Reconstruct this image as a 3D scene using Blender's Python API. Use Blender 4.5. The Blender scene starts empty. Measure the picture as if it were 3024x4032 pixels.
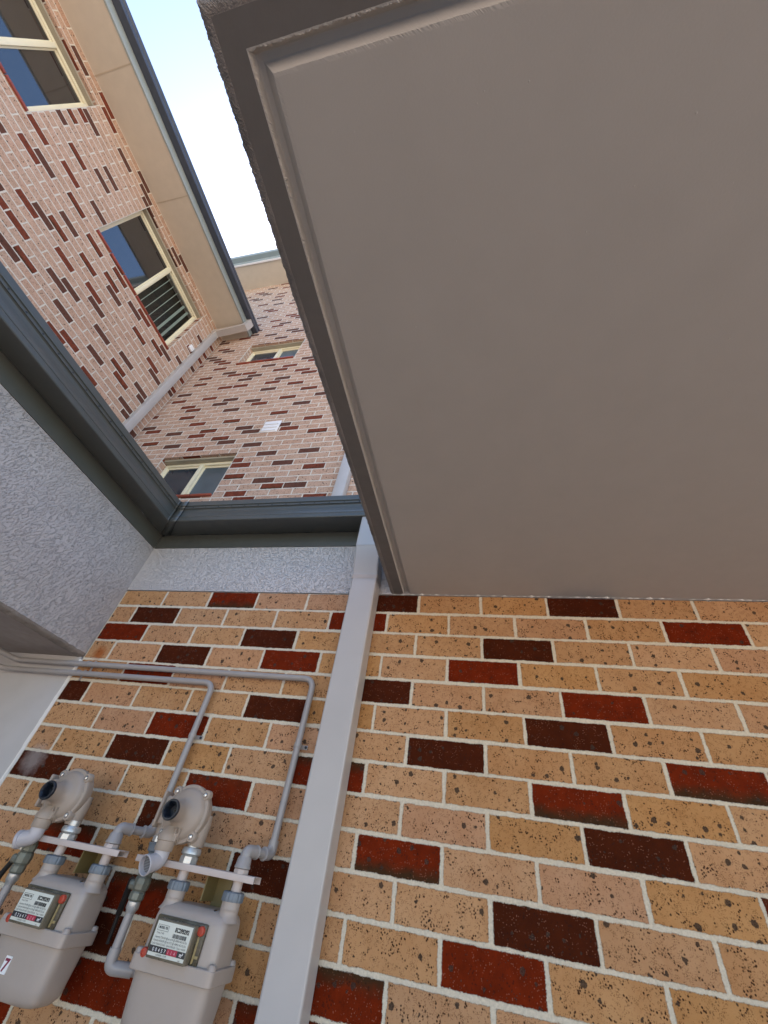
import bpy, bmesh, math, random
from mathutils import Vector, Matrix, noise
R_ = math.radians
S = bpy.context.scene
COL = S.collection
# ------------------------------------------------------------ camera
cr = Vector((0.97297, 0.18833, 0.13371)); cu = Vector((0.03068, -0.67919, 0.73332)); cf = Vector((-0.22893, 0.70940, 0.66660))
cr.normalize(); cu = (cu - cr * cu.dot(cr)).normalized(); cf = cu.cross(cr).normalized()
cam_d = bpy.data.cameras.new("camera"); cam = bpy.data.objects.new("camera", cam_d); COL.objects.link(cam)
M = Matrix((cr, cu, -cf)).transposed().to_4x4(); M.translation = Vector((0.2406, -1.4081, -0.8548)); cam.matrix_world = M
cam_d.sensor_fit = 'VERTICAL'; cam_d.sensor_height = 36.0; cam_d.lens = 1570.70 / 4032 * 36.0
cam_d.clip_start = 0.02; cam_d.clip_end = 500
S.camera = cam
# ------------------------------------------------------------ sky, sun, exposure
SUN_EL, SUN_AZ = R_(62), R_(-38)      # azimuth from +Y towards +X
W = bpy.data.worlds.new("World"); S.world = W; W.use_nodes = True
wn, wl = W.node_tree.nodes, W.node_tree.links
wn.clear()
sky = wn.new('ShaderNodeTexSky'); sky.sky_type = 'NISHITA'; sky.sun_disc = False
sky.sun_elevation = SUN_EL; sky.sun_rotation = SUN_AZ; sky.air_density = 1.0; sky.dust_density = 0.8; sky.ozone_density = 1.0
hs = wn.new('ShaderNodeHueSaturation'); hs.inputs['Saturation'].default_value = 1.08
bg = wn.new('ShaderNodeBackground'); bg.inputs['Strength'].default_value = 0.12
wo = wn.new('ShaderNodeOutputWorld')
wl.new(sky.outputs[0], hs.inputs['Color']); wl.new(hs.outputs[0], bg.inputs[0]); wl.new(bg.outputs[0], wo.inputs[0])
sd = bpy.data.lights.new("sun", 'SUN'); sd.energy = 4.9; sd.angle = R_(0.5); sd.color = (1, .95, .88)
sun = bpy.data.objects.new("sun", sd); COL.objects.link(sun)
sdir = Vector((math.sin(SUN_AZ) * math.cos(SUN_EL), math.cos(SUN_AZ) * math.cos(SUN_EL), math.sin(SUN_EL)))
sun.rotation_euler = sdir.to_track_quat('Z', 'Y').to_euler(); sun.location = (0, 0, 20)
S.view_settings.view_transform = 'Standard'; S.view_settings.look = 'None'; S.view_settings.gamma = 1
S.view_settings.exposure = 1.92
S.render.engine = 'CYCLES'
try:
    S.cycles.max_bounces = 8; S.cycles.diffuse_bounces = 6
except Exception: pass
# ------------------------------------------------------------ helpers
def tag(o, label=None, cat=None, group=None, kind=None):
    if label: o['label'] = label
    if cat: o['category'] = cat
    if group: o['group'] = group
    if kind: o['kind'] = kind
    return o
def thing(name, loc, label, cat, group=None):
    o = bpy.data.objects.new(name, None); COL.objects.link(o); o.location = loc; o.empty_display_size = .05
    return tag(o, label, cat, group)
def wloc(o):
    v = Vector((0, 0, 0))
    while o: v += o.location; o = o.parent
    return v
class MB:
    """collects geometry in world space (through an optional local frame)"""
    def __init__(s, frame=None): s.v = []; s.f = []; s.uv = []; s.col = []; s.F = frame or Matrix.Identity(4); s.smooth = []
    def add(s, vs, fs, smooth=False):
        b = len(s.v); s.v += [s.F @ Vector(v) for v in vs]
        for f in fs: s.f.append([b + i for i in f]); s.smooth.append(smooth); s.uv.append(None); s.col.append(None)
    def quad(s, a, b, c, d, uv=None, col=None):
        n = len(s.v); s.v += [s.F @ Vector(v) for v in (a, b, c, d)]; s.f.append([n, n+1, n+2, n+3]); s.smooth.append(False); s.uv.append(uv); s.col.append(col)
    def box(s, x0, x1, y0, y1, z0, z1, bev=0, seg=2):
        if bev <= 0:
            vs = [(x, y, z) for x in (x0, x1) for y in (y0, y1) for z in (z0, z1)]
            s.add(vs, [(0, 1, 3, 2), (4, 6, 7, 5), (0, 4, 5, 1), (2, 3, 7, 6), (0, 2, 6, 4), (1, 5, 7, 3)]); return
        bm = bmesh.new()
        vs = [bm.verts.new((x, y, z)) for x in (x0, x1) for y in (y0, y1) for z in (z0, z1)]
        for f in [(0, 1, 3, 2), (4, 6, 7, 5), (0, 4, 5, 1), (2, 3, 7, 6), (0, 2, 6, 4), (1, 5, 7, 3)]: bm.faces.new([vs[i] for i in f])
        bmesh.ops.bevel(bm, geom=list(bm.edges), offset=bev, segments=seg, profile=.5, affect='EDGES')
        s.bm(bm, True)
    def bm(s, bm, smooth=False):
        bm.verts.ensure_lookup_table(); bm.verts.index_update()
        s.add([v.co[:] for v in bm.verts], [[v.index for v in f.verts] for f in bm.faces], smooth); bm.free()
    def tube(s, pts, r, n=16, cap=True, radii=None):
        pts = [Vector(p) for p in pts]; rings = []
        t0 = (pts[1] - pts[0]).normalized(); up = Vector((0, 0, 1)) if abs(t0.z) < .9 else Vector((0, 1, 0))
        nx = t0.cross(up).normalized()
        for i, p in enumerate(pts):
            t = (pts[min(i+1, len(pts)-1)] - pts[max(i-1, 0)]).normalized()
            nx = (nx - t * nx.dot(t)).normalized(); ny = t.cross(nx)
            rr = radii[i] if radii else r
            rings.append([p + (nx * math.cos(2*math.pi*k/n) + ny * math.sin(2*math.pi*k/n)) * rr for k in range(n)])
        vs = [v for g in rings for v in g]; fs = []
        for i in range(len(rings)-1):
            for k in range(n): fs.append((i*n+k, i*n+(k+1) % n, (i+1)*n+(k+1) % n, (i+1)*n+k))
        s.add(vs, fs, True)
        if cap: s.add(rings[0], [list(range(n))[::-1]]); s.add(rings[-1], [list(range(n))])
    def lathe(s, org, axis, prof, n=32, cap=True, smooth=True, rot=0, ref=None):
        org = Vector(org); a = Vector(axis).normalized(); up = Vector(ref) if ref else (Vector((0, 0, 1)) if abs(a.z) < .9 else Vector((1, 0, 0)))
        x = a.cross(up).normalized(); y = a.cross(x)
        vs = []
        for r, h in prof:
            for k in range(n):
                t = 2*math.pi*k/n + rot; vs.append(org + a*h + (x*math.cos(t) + y*math.sin(t))*r)
        fs = []
        for i in range(len(prof)-1):
            for k in range(n): fs.append((i*n+k, i*n+(k+1) % n, (i+1)*n+(k+1) % n, (i+1)*n+k))
        s.add(vs, fs, smooth)
        if cap:
            s.add(vs[:n], [list(range(n))[::-1]]); s.add(vs[-n:], [list(range(n))])
    def prism(s, poly, d, smooth=False):
        """closed polygon (3D pts) swept by vector d"""
        n = len(poly); d = Vector(d); vs = [Vector(p) for p in poly] + [Vector(p)+d for p in poly]
        fs = [list(range(n))[::-1], list(range(n, 2*n))] + [(i, (i+1) % n, n+(i+1) % n, n+i) for i in range(n)]
        s.add(vs, fs, smooth)
    def sheet(s, rows, smooth=True):
        n = len(rows[0]); vs = [v for r in rows for v in r]
        s.add(vs, [(i*n+k, i*n+k+1, (i+1)*n+k+1, (i+1)*n+k) for i in range(len(rows)-1) for k in range(n-1)], smooth)
    def build(s, name, mat, parent=None, auto=None, weld=False, origin=None):
        me = bpy.data.meshes.new(name)
        L = wloc(parent) if parent else Vector(origin or (0, 0, 0))
        me.from_pydata([v - L for v in s.v], [], s.f); me.validate(clean_customdata=False)
        if any(u is not None for u in s.uv):
            U_, C_ = [], []
            for f, u, c in zip(s.f, s.uv, s.col):
                for k in range(len(f)):
                    U_ += list(u[k]) if u else [0, 0]; C_ += list(c) if c else [0, .5, .5, 1]
            me.uv_layers.new(name="cell"); me.color_attributes.new("bk", 'FLOAT_COLOR', 'CORNER')
            me.uv_layers["cell"].data.foreach_set('uv', U_); me.color_attributes["bk"].data.foreach_set('color', C_)
        for p, sm in zip(me.polygons, s.smooth): p.use_smooth = sm
        if weld:
            b = bmesh.new(); b.from_mesh(me); bmesh.ops.remove_doubles(b, verts=b.verts, dist=1e-5); bmesh.ops.recalc_face_normals(b, faces=b.faces); b.to_mesh(me); b.free()
        elif not any(u is not None for u in s.uv):
            b = bmesh.new(); b.from_mesh(me); bmesh.ops.recalc_face_normals(b, faces=b.faces) if len(b.faces) > 1 else None; b.to_mesh(me); b.free()
        if any(s.smooth): me.set_sharp_from_angle(angle=R_(40))
        me.materials.append(mat)
        o = bpy.data.objects.new(name, me); COL.objects.link(o)
        if parent: o.parent = parent
        else: o.location = L
        return o
def fillet(pts, r, n=7):
    pts = [Vector(p) for p in pts]; out = [pts[0]]
    for i in range(1, len(pts)-1):
        p = pts[i]; a = (pts[i-1]-p); b = (pts[i+1]-p); la, lb = a.length, b.length; a.normalize(); b.normalize()
        ang = a.angle(b); d = min(r/math.tan(ang/2), la*.49, lb*.49)
        A = p+a*d; B = p+b*d
        for k in range(n+1):
            t = k/n; out.append((1-t)**2*A + 2*t*(1-t)*p + t*t*B)
    out.append(pts[-1]); return out
# ------------------------------------------------------------ materials
class NT:
    def __init__(s, name):
        s.m = bpy.data.materials.new(name); s.m.use_nodes = True; s.t = s.m.node_tree; s.t.nodes.clear()
        s.o = s.t.nodes.new('ShaderNodeOutputMaterial'); s.b = s.t.nodes.new('ShaderNodeBsdfPrincipled'); s.t.links.new(s.b.outputs[0], s.o.inputs[0])
    def n(s, typ, **kw):
        x = s.t.nodes.new(typ)
        for k, v in kw.items(): setattr(x, k, v)
        return x
    def l(s, a, b): s.t.links.new(a, b)
    def set(s, inp, v):
        if hasattr(v, 'is_linked') or isinstance(v, bpy.types.NodeSocket): s.l(v, inp)
        else: inp.default_value = v
    def math(s, op, a, b=None, c=None, clamp=False):
        x = s.n('ShaderNodeMath', operation=op); x.use_clamp = clamp
        s.set(x.inputs[0], a)
        if b is not None: s.set(x.inputs[1], b)
        if c is not None: s.set(x.inputs[2], c)
        return x.outputs[0]
    def mix(s, f, a, b, mode='MIX'):
        x = s.n('ShaderNodeMix', data_type='RGBA', blend_type=mode); s.set(x.inputs[0], f)
        for i, v in ((6, a), (7, b)):
            if isinstance(v, tuple): x.inputs[i].default_value = (*v[:3], 1)
            else: s.l(v, x.inputs[i])
        return x.outputs[2]
    def mapr(s, v, a, b, c=0., d=1., smooth=False):
        x = s.n('ShaderNodeMapRange'); x.interpolation_type = 'SMOOTHSTEP' if smooth else 'LINEAR'
        s.set(x.inputs[0], v); x.inputs[1].default_value = a; x.inputs[2].default_value = b; x.inputs[3].default_value = c; x.inputs[4].default_value = d
        return x.outputs[0]
    def co(s): 
        if not hasattr(s, '_co'): s._co = s.n('ShaderNodeTexCoord').outputs['Object']
        return s._co
    def noise(s, scale, detail=3, rough=.5, vec=None, dist=0):
        x = s.n('ShaderNodeTexNoise'); x.inputs['Scale'].default_value = scale; x.inputs['Detail'].default_value = detail; x.inputs['Roughness'].default_value = rough; x.inputs['Distortion'].default_value = dist
        s.l(vec if vec is not None else s.co(), x.inputs['Vector']); return x.outputs[0]
    def vor(s, scale, vec=None, feature='F1', rand=1, out='Distance'):
        x = s.n('ShaderNodeTexVoronoi', feature=feature); x.voronoi_dimensions = '2D' if vec is not None else '3D'; x.inputs['Scale'].default_value = scale; x.inputs['Randomness'].default_value = rand
        s.l(vec if vec is not None else s.co(), x.inputs['Vector']); return x.outputs[out]
    def bump(s, h, strength=.5, dist=.001, normal=None):
        x = s.n('ShaderNodeBump'); x.inputs['Strength'].default_value = strength; x.inputs['Distance'].default_value = dist; s.l(h, x.inputs['Height'])
        if normal is not None: s.l(normal, x.inputs['Normal'])
        return x.outputs[0]
    def fin(s, col=None, rough=.6, metal=0, normal=None, spec=None):
        if col is not None:
            if isinstance(col, tuple): s.b.inputs['Base Color'].default_value = (*col[:3], 1)
            else: s.l(col, s.b.inputs['Base Color'])
        s.set(s.b.inputs['Roughness'], rough); s.set(s.b.inputs['Metallic'], metal)
        if normal is not None: s.l(normal, s.b.inputs['Normal'])
        if spec is not None: s.b.inputs['Specular IOR Level'].default_value = spec
        return s.m
def m_paint(name, col, rough=.5, bump=.15, bscale=400, var=.08, metal=0, dirt=0., dirtcol=(.12, .09, .06), spec=None, bd=.0004):
    t = NT(name); n1 = t.noise(9, 4); c = t.mix(t.mapr(n1, .3, .7, 0, 1), tuple(x*(1-var) for x in col), tuple(x*(1+var) for x in col))
    if dirt: c = t.mix(t.math('MULTIPLY', t.mapr(t.noise(35, 5, .65), .52, .75, 0, 1), dirt), c, dirtcol)
    r = t.mapr(t.noise(30, 3), .3, .7, rough*.85, min(1, rough*1.15))
    return t.fin(c, r, metal, t.bump(t.noise(bscale, 2), bump, bd), spec)
def m_brick(name, light_a, light_b, light_c, red, brown, mortar, sc=1.0, mw=.0052, stains=()):
    t = NT(name); co = t.co()
    at = t.n('ShaderNodeAttribute'); at.attribute_name = 'bk'; sep = t.n('ShaderNodeSeparateColor'); t.l(at.outputs['Color'], sep.inputs[0])
    ty, r1, r2 = sep.outputs[0], sep.outputs[1], sep.outputs[2]; hw = at.outputs['Alpha']
    uvn = t.n('ShaderNodeUVMap'); uvn.uv_map = 'cell'; su = t.n('ShaderNodeSeparateXYZ'); t.l(uvn.outputs[0], su.inputs[0]); u, v = su.outputs[0], su.outputs[1]
    # ragged brick edge
    uu = t.math('ADD', u, t.math('MULTIPLY', t.math('SUBTRACT', r1, .5), .0022)); vv_ = t.math('ADD', v, t.math('MULTIPLY', t.math('SUBTRACT', r2, .5), .0028))
    du = t.math('SUBTRACT', hw, t.math('ABSOLUTE', uu)); dv = t.math('SUBTRACT', .043, t.math('ABSOLUTE', vv_))
    d = t.math('SMOOTH_MIN', du, dv, .004)
    nz = t.math('MULTIPLY', t.math('SUBTRACT', t.noise(300, 4, .8), .5), .0115); nz2 = t.math('MULTIPLY', t.math('SUBTRACT', t.noise(38, 2), .5), .007)
    dd = t.math('ADD', t.math('ADD', d, nz), nz2)
    mask = t.mapr(dd, mw-.0004, mw+.0006)
    # offset texture per brick
    cmb = t.n('ShaderNodeCombineXYZ'); t.l(t.math('MULTIPLY', r1, 37), cmb.inputs[0]); t.l(t.math('MULTIPLY', r2, 53), cmb.inputs[1]); t.l(t.math('MULTIPLY', ty, 11), cmb.inputs[2])
    va = t.n('ShaderNodeVectorMath', operation='ADD'); t.l(co, va.inputs[0]); t.l(cmb.outputs[0], va.inputs[1]); vec = va.outputs[0]
    cm2 = t.n('ShaderNodeCombineXYZ'); t.l(t.math('ADD', u, t.math('MULTIPLY', r1, 37)), cm2.inputs[0]); t.l(t.math('ADD', v, t.math('MULTIPLY', r2, 53)), cm2.inputs[1]); v2 = cm2.outputs[0]
    base = t.mix(r1, light_a, light_b); base = t.mix(t.mapr(r2, .6, 1, 0, .8), base, light_c)
    blot = t.noise(14, 4, .6, vec); base = t.mix(t.mapr(blot, .35, .72, 0, .55), base, t.mix(1, base, (.78, .66, .56), 'MULTIPLY'))
    grain = t.noise(420, 2, .6, vec); base = t.mix(t.mapr(grain, .3, .7, 0, .22), base, t.mix(1, base, (1.35, 1.32, 1.3), 'MULTIPLY'))
    dens = t.noise(11, 2, .5, vec)
    # fine dark specks
    s1 = t.math('MULTIPLY', t.mapr(t.vor(150, v2), .22, .36, 1, 0), t.mapr(t.noise(60, 2, .6, vec), .53, .62)); 
    s2 = t.math('MULTIPLY', t.mapr(t.vor(330, v2), .24, .38, 1, 0), t.mapr(t.noise(110, 2, .5, vec), .48, .6))
    base = t.mix(t.math('MULTIPLY', s2, .6), base, (.10, .036, .014)); base = t.mix(t.math('MULTIPLY', s1, .95), base, (.035, .012, .007))
    base = t.mix(t.mapr(t.math('FRACT', t.math('MULTIPLY', t.math('ADD', r1, r2), 7.3)), 0, 1, 0, .32), base, t.mix(1, base, (.70, .66, .62), 'MULTIPLY'))
    # large spots (iron spots)
    dv_ = t.n('ShaderNodeVectorMath', operation='ADD'); t.l(v2, dv_.inputs[0]); nn = t.n('ShaderNodeTexNoise'); nn.inputs['Scale'].default_value = 170; nn.inputs['Detail'].default_value = 3; t.l(vec, nn.inputs['Vector'])
    sc_ = t.n('ShaderNodeVectorMath', operation='SCALE'); t.l(nn.outputs[1], sc_.inputs[0]); sc_.inputs[3].default_value = .010; t.l(sc_.outputs[0], dv_.inputs[1])
    vb = t.n('ShaderNodeTexVoronoi'); vb.voronoi_dimensions = '2D'; vb.inputs['Scale'].default_value = 26; t.l(dv_.outputs[0], vb.inputs['Vector']); sc2 = t.n('ShaderNodeSeparateColor'); t.l(vb.outputs['Color'], sc2.inputs[0])
    rad = t.mapr(sc2.outputs[0], .45, 1, 0.02, .20); big = t.math('SUBTRACT', rad, vb.outputs['Distance']); bigm = t.mapr(big, 0, .03); ring = t.mapr(big, .0, .06, 0, 1)
    spotc = t.mix(t.mapr(t.noise(500, 3, .7, vec), .35, .65), (.014, .008, .006), (.075, .055, .042))
    base = t.mix(t.math('MULTIPLY', bigm, .9), base, spotc)
    # dark fired bricks
    rn = t.noise(26, 4, .6, vec); rc = t.mix(t.mapr(rn, .3, .7), red, tuple(x*.62 for x in red))
    edge = t.math('MULTIPLY', t.mapr(r2, .45, .55), t.mapr(t.math('ADD', t.math('MULTIPLY', v, t.math('SIGN', t.math('SUBTRACT', r1, .5))), t.math('MULTIPLY', t.math('SUBTRACT', rn, .5), .03)), .006, .034))
    rc = t.mix(t.math('MULTIPLY', edge, .85), rc, (.035, .024, .010))
    bc = t.mix(t.mapr(rn, .3, .7), brown, tuple(x*.7 for x in brown))
    dk = t.mix(t.mapr(ty, .6, .8), rc, bc)
    fl = t.math('MULTIPLY', t.mapr(t.vor(150, v2), .12, .2, 1, 0), t.mapr(t.noise(70, 2, .5, vec), .5, .6)); dk = t.mix(t.math('MULTIPLY', fl, .4), dk, (.42, .2, .13))
    dk = t.mix(t.math('MULTIPLY', bigm, .75), dk, spotc); dk = t.mix(t.math('MULTIPLY', s1, .5), dk, (.012, .008, .006))
    bcol = t.mix(t.mapr(ty, .2, .3), base, dk)
    # mortar
    mn = t.noise(160, 5, .7); mo = t.mix(t.mapr(mn, .3, .7), tuple(x*.80 for x in mortar), tuple(min(1, x*1.12) for x in mortar))
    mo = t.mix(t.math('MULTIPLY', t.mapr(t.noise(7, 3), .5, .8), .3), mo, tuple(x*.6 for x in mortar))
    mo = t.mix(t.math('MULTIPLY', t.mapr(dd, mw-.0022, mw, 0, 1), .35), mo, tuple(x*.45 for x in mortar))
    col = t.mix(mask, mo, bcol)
    hb = t.math('ADD', t.math('MULTIPLY', t.noise(520, 3, .7), .55), t.math('MULTIPLY', bigm, -.45)); hm = t.math('ADD', t.math('MULTIPLY', t.noise(260, 4, .75), 1.6), -.55)
    hh = t.n('ShaderNodeMix'); t.l(mask, hh.inputs[0]); t.l(hm, hh.inputs[2]); t.l(t.math('ADD', hb, .8), hh.inputs[3])
    rough = t.mapr(t.math('MULTIPLY', mask, t.mapr(ty, .2, .3)), 0, 1, .9, .75)
    if stains:
        for (sx, sz, sr, scol, amt) in stains:
            dn = t.n('ShaderNodeVectorMath', operation='DISTANCE'); t.l(co, dn.inputs[0]); dn.inputs[1].default_value = (sx, 0, sz+2.42)
            col = t.mix(t.math('MULTIPLY', t.mapr(t.math('ADD', dn.outputs['Value'], t.math('MULTIPLY', t.math('SUBTRACT', t.noise(40, 4, .6), .5), sr)), sr*.3, sr, 1, 0, ), amt), col, scol)
    return t.fin(col, rough, 0, t.bump(hh.outputs[0], .8, .0018), .08)
BRICK = m_brick("speckled_brick", (.47, .252, .100), (.50, .300, .165), (.48, .275, .165), (.165, .0165, .0020), (.064, .0110, .0022), (.68, .61, .48), stains=((-1.373, -.315, .040, (.30, .075, .012), .8), (-1.36, -.395, .03, (.25, .06, .012), .6), (-1.37, -.715, .06, (.42, .38, .36), .45)))
BRICKF = m_brick("speckled_brick_far", (.55, .39, .295), (.53, .36, .27), (.56, .41, .32), (.21, .055, .030), (.135, .058, .040), (.66, .61, .53), mw=.0062)
def m_stucco(name, col, scale=1.0, strength=.8, rot=.38, stretch=2.6):
    t = NT(name); sp = t.n('ShaderNodeSeparateXYZ'); t.l(t.co(), sp.inputs[0]); mp = t.n('ShaderNodeCombineXYZ'); t.l(t.math('MULTIPLY', sp.outputs[0], 1/stretch if rot else 1), mp.inputs[0])
    ca, sa = math.cos(rot), math.sin(rot)
    t.l(t.math('SUBTRACT', t.math('MULTIPLY', sp.outputs[1], ca), t.math('MULTIPLY', sp.outputs[2], sa)), mp.inputs[1]); t.l(t.math('MULTIPLY', t.math('ADD', t.math('MULTIPLY', sp.outputs[1], sa), t.math('MULTIPLY', sp.outputs[2], ca)), 1/stretch), mp.inputs[2])
    a = t.noise(125*scale, 3, .6, mp.outputs[0], .25); b = t.noise(160*scale, 3, .6)
    rid = t.math('ADD', t.mapr(a, .50, .57, 0, 1, True), t.math('MULTIPLY', b, .3))
    n0 = t.noise(5, 3); c = t.mix(t.mapr(n0, .3, .7), tuple(x*.95 for x in col), tuple(x*1.04 for x in col))
    return t.fin(c, .42, 0, t.bump(rid, strength, .0042), .4)
STUC_L = m_stucco("textured_render", (.46, .435, .42), 1.15, 1.0)
STUC_S = m_stucco("stippled_render", (.55, .525, .505), .85, 1.0, 0., 1.0)
SMOOTHR = m_paint("smooth_render", (.48, .465, .455), .5, .1, 300, .04)
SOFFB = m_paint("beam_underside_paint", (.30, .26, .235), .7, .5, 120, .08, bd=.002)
SLABP = m_paint("slab_panel_paint", (.435, .407, .366), .62, .35, 260, .022, bd=.0006)
SLABB = m_paint("slab_border_paint", (.135, .124, .113), .72, .35, 200, .03, bd=.0008)
SLABR = m_paint("slab_rough_arris", (.24, .215, .195), .85, 1.0, 420, .25, dirt=.5, bd=.003)
GUTTER = m_paint("grey_gutter_steel", (.074, .078, .070), .36, .0, 80, .05, spec=.6)
FASCIA = m_paint("olive_grey_fascia", (.080, .084, .072), .45, .1, 200, .05)
DPIPE = m_paint("painted_downpipe", (.44, .418, .40), .36, .05, 60, .03, spec=.5)
DPIPET = m_paint("downpipe_joint_band", (.47, .41, .36), .5, .1, 200, .05)
CUT = m_paint("gas_pipe_paint", (.32, .30, .29), .34, .15, 300, .06, spec=.5)
METER = m_paint("meter_paint", (.385, .325, .28), .36, .25, 700, .05, dirt=.12, dirtcol=(.3, .22, .14), spec=.5, bd=.0003)
REG = m_paint("regulator_paint", (.35, .285, .23), .45, .25, 500, .06, spec=.5)
ZINC = m_paint("zinc_fitting", (.15, .175, .20), .5, .5, 160, .25, metal=.2, dirt=.6, dirtcol=(.10, .12, .14), bd=.001)
GALV = m_paint("galvanised_union", (.55, .55, .53), .35, .5, 160, .2, metal=.6, dirt=.4, dirtcol=(.2, .18, .14), bd=.001)
BRONZE = m_paint("dull_valve_brass", (.19, .20, .165), .5, .5, 160, .25, metal=.4, dirt=.5, bd=.001)
PVC = m_paint("white_lilac_pvc", (.45, .43, .445), .4, .1, 200, .05)
BLACK = m_paint("black_plastic", (.010, .014, .022), .35, .1, 200, .1)
BLACKM = m_paint("black_cable", (.010, .009, .009), .6, .3, 300, .1)
STEEL = m_paint("screw_steel", (.62, .62, .62), .25, .1, 200, .1, metal=1)
REDP = m_paint("red_seal", (.45, .060, .030), .5, .2, 300, .1)
INK = m_paint("black_ink", (.015, .015, .015), .5, 0, 10, .0)
INKR = m_paint("maroon_ink", (.20, .010, .045), .5, 0, 10, .0)
INKW = m_paint("white_ink", (.8, .8, .8), .5, 0, 10, .0)
REDREG = m_paint("red_register", (.38, .015, .045), .4, 0, 10, .0)
LABEL = m_paint("white_label", (.62, .64, .57), .35, .05, 100, .05)
STICK = m_paint("white_sticker", (.82, .82, .82), .4, .05, 100, .02)
OLIVE = m_paint("olive_bracket_paint", (.19, .145, .055), .5, .2, 200, .1)
BARP = m_paint("bracket_bar_paint", (.50, .425, .385), .45, .3, 300, .08)
CREAM = m_paint("cream_window_aluminium", (.78, .72, .52), .35, .05, 100, .03, spec=.5)
EAVE = m_paint("beige_eave_sheet", (.55, .49, .39), .6, .08, 300, .03)
LINING = m_paint("lintel_lining_paint", (.36, .33, .25), .6, .15, 200, .06)
EGUT = m_paint("blue_grey_eave_gutter", (.05, .058, .078), .35, .05, 100, .05, spec=.6)
EFAS = m_paint("grey_green_eave_fascia", (.30, .34, .33), .4, .05, 100, .04)
SILL = m_paint("red_sill_tile", (.26, .048, .022), .35, .2, 200, .15)
VENTW = m_paint("white_vent_plastic", (.80, .80, .80), .4, .03, 100, .02)
SEAL = m_paint("white_sealant", (.74, .73, .69), .6, .5, 200, .06, bd=.002)
ROOFM = m_paint("grey_roof_sheet", (.22, .24, .25), .4, .1, 50, .05)
def m_glass(name, tint, rough=.03, ior=1.6):
    t = NT(name); c = t.mix(t.mapr(t.noise(3, 4), .35, .7), tint, tuple(x*1.5 for x in tint))
    t.fin(c, rough, 0, None, .5); t.b.inputs['IOR'].default_value = ior; return t.m
GLASSD = m_glass("dark_window_glass", (.009, .012, .015), ior=2.2); GLASSB = m_glass("blue_screen_glass", (.065, .090, .105), .2, 1.5); GLASSN = m_glass("slate_window_glass", (.022, .032, .042), .05, 1.5)
def m_clear():
    t = NT("clear_index_cover"); t.b.inputs['Base Color'].default_value = (.62, .58, .46, 1); t.b.inputs['Transmission Weight'].default_value = .9; t.b.inputs['Roughness'].default_value = .12; t.b.inputs['IOR'].default_value = 1.35
    return t.m
CLEAR = m_clear(); INDEXB = m_paint("murky_index_well", (.085, .070, .042), .3, .6, 90, .5, dirt=.6, dirtcol=(.22, .2, .16), bd=.002)
def m_ground():
    t = NT("concrete_paving"); c = t.mix(t.mapr(t.noise(3, 6, .6), .3, .7), (.40, .315, .25), (.52, .42, .335)); return t.fin(c, .85, 0, t.bump(t.noise(60, 5), .4, .004))
GROUND = m_ground()
# ------------------------------------------------------------ brick wall cells
def brick_cells(mb, P, u0, u1, v0, v1, uj, vc, holes=(), dark=None, seed=1, flip=False):
    """P(u,v)->point. joints at u=uj+k*.12 (k parity = row parity), row centres v=vc+r*.086"""
    seen = set()
    r0 = math.floor((v0 - vc)/.086 + .5); r1 = math.ceil((v1 - vc)/.086 - .5)
    for r in range(r0, r1+1):
        va, vb = max(v0, vc+(r-.5)*.086), min(v1, vc+(r+.5)*.086)
        if vb - va < 1e-4: continue
        k = math.floor((u0-uj)/.12) - 2
        if (k - r) % 2: k -= 1
        prev = False
        while uj + k*.12 < u1:
            kc = k+1; ua, ub = max(u0, uj+k*.12), min(u1, uj+(k+2)*.12); k += 2
            rng = random.Random(hash((seed, r, kc)) & 0xffffffff)
            a, b, c = rng.random(), rng.random(), rng.random()
            if dark is not None and (r, kc) in dark: ty = dark[(r, kc)]
            elif dark is not None and dark.get('inside') and dark['inside'](r, kc): ty = 0
            else:
                p = .04 if prev else .36
                if (r-1, kc-1) in seen: p *= .35
                if (r-1, kc+1) in seen: p *= .9
                if (r-2, kc) in seen: p *= .5
                ty = 0 if a > p else (.5 if b < .55 else 1.)
            prev = ty > 0
            if prev: seen.add((r, kc))
            if ub - ua < 1e-4: continue
            cols = (ty, b, c, 0); uc = (ua+ub)/2; hw = (ub-ua)/2
            rects = [(ua, ub, va, vb)]
            for (h0, h1, g0, g1) in holes:
                nr = []
                for (x0, x1, y0, y1) in rects:
                    if x1 <= h0 or x0 >= h1 or y1 <= g0 or y0 >= g1: nr.append((x0, x1, y0, y1)); continue
                    if x0 < h0: nr.append((x0, h0, y0, y1))
                    if x1 > h1: nr.append((h1, x1, y0, y1))
                    xx0, xx1 = max(x0, h0), min(x1, h1)
                    if y0 < g0: nr.append((xx0, xx1, y0, g0))
                    if y1 > g1: nr.append((xx0, xx1, g1, y1))
                rects = nr
            for (x0, x1, y0, y1) in rects:
                c_, h_ = ((x0+x1)/2, (x1-x0)/2) if (y1-y0) > .05 else (uc, hw)
                vcc = vc + r*.086
                cc = (ty, b, c, h_)
                pts = [(x0, y0), (x1, y0), (x1, y1), (x0, y1)]; 
                if flip: pts = pts[::-1]
                mb.quad(*[P(x, y) for x, y in pts], uv=[(x-c_, y-vcc) for x, y in pts], col=cc)
# ============================================================ SETTING
g = MB(); g.quad((-60, -60, -2.42), (60, -60, -2.42), (60, 60, -2.42), (-60, 60, -2.42)); tag(g.build('ground', GROUND), kind='structure')
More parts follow.
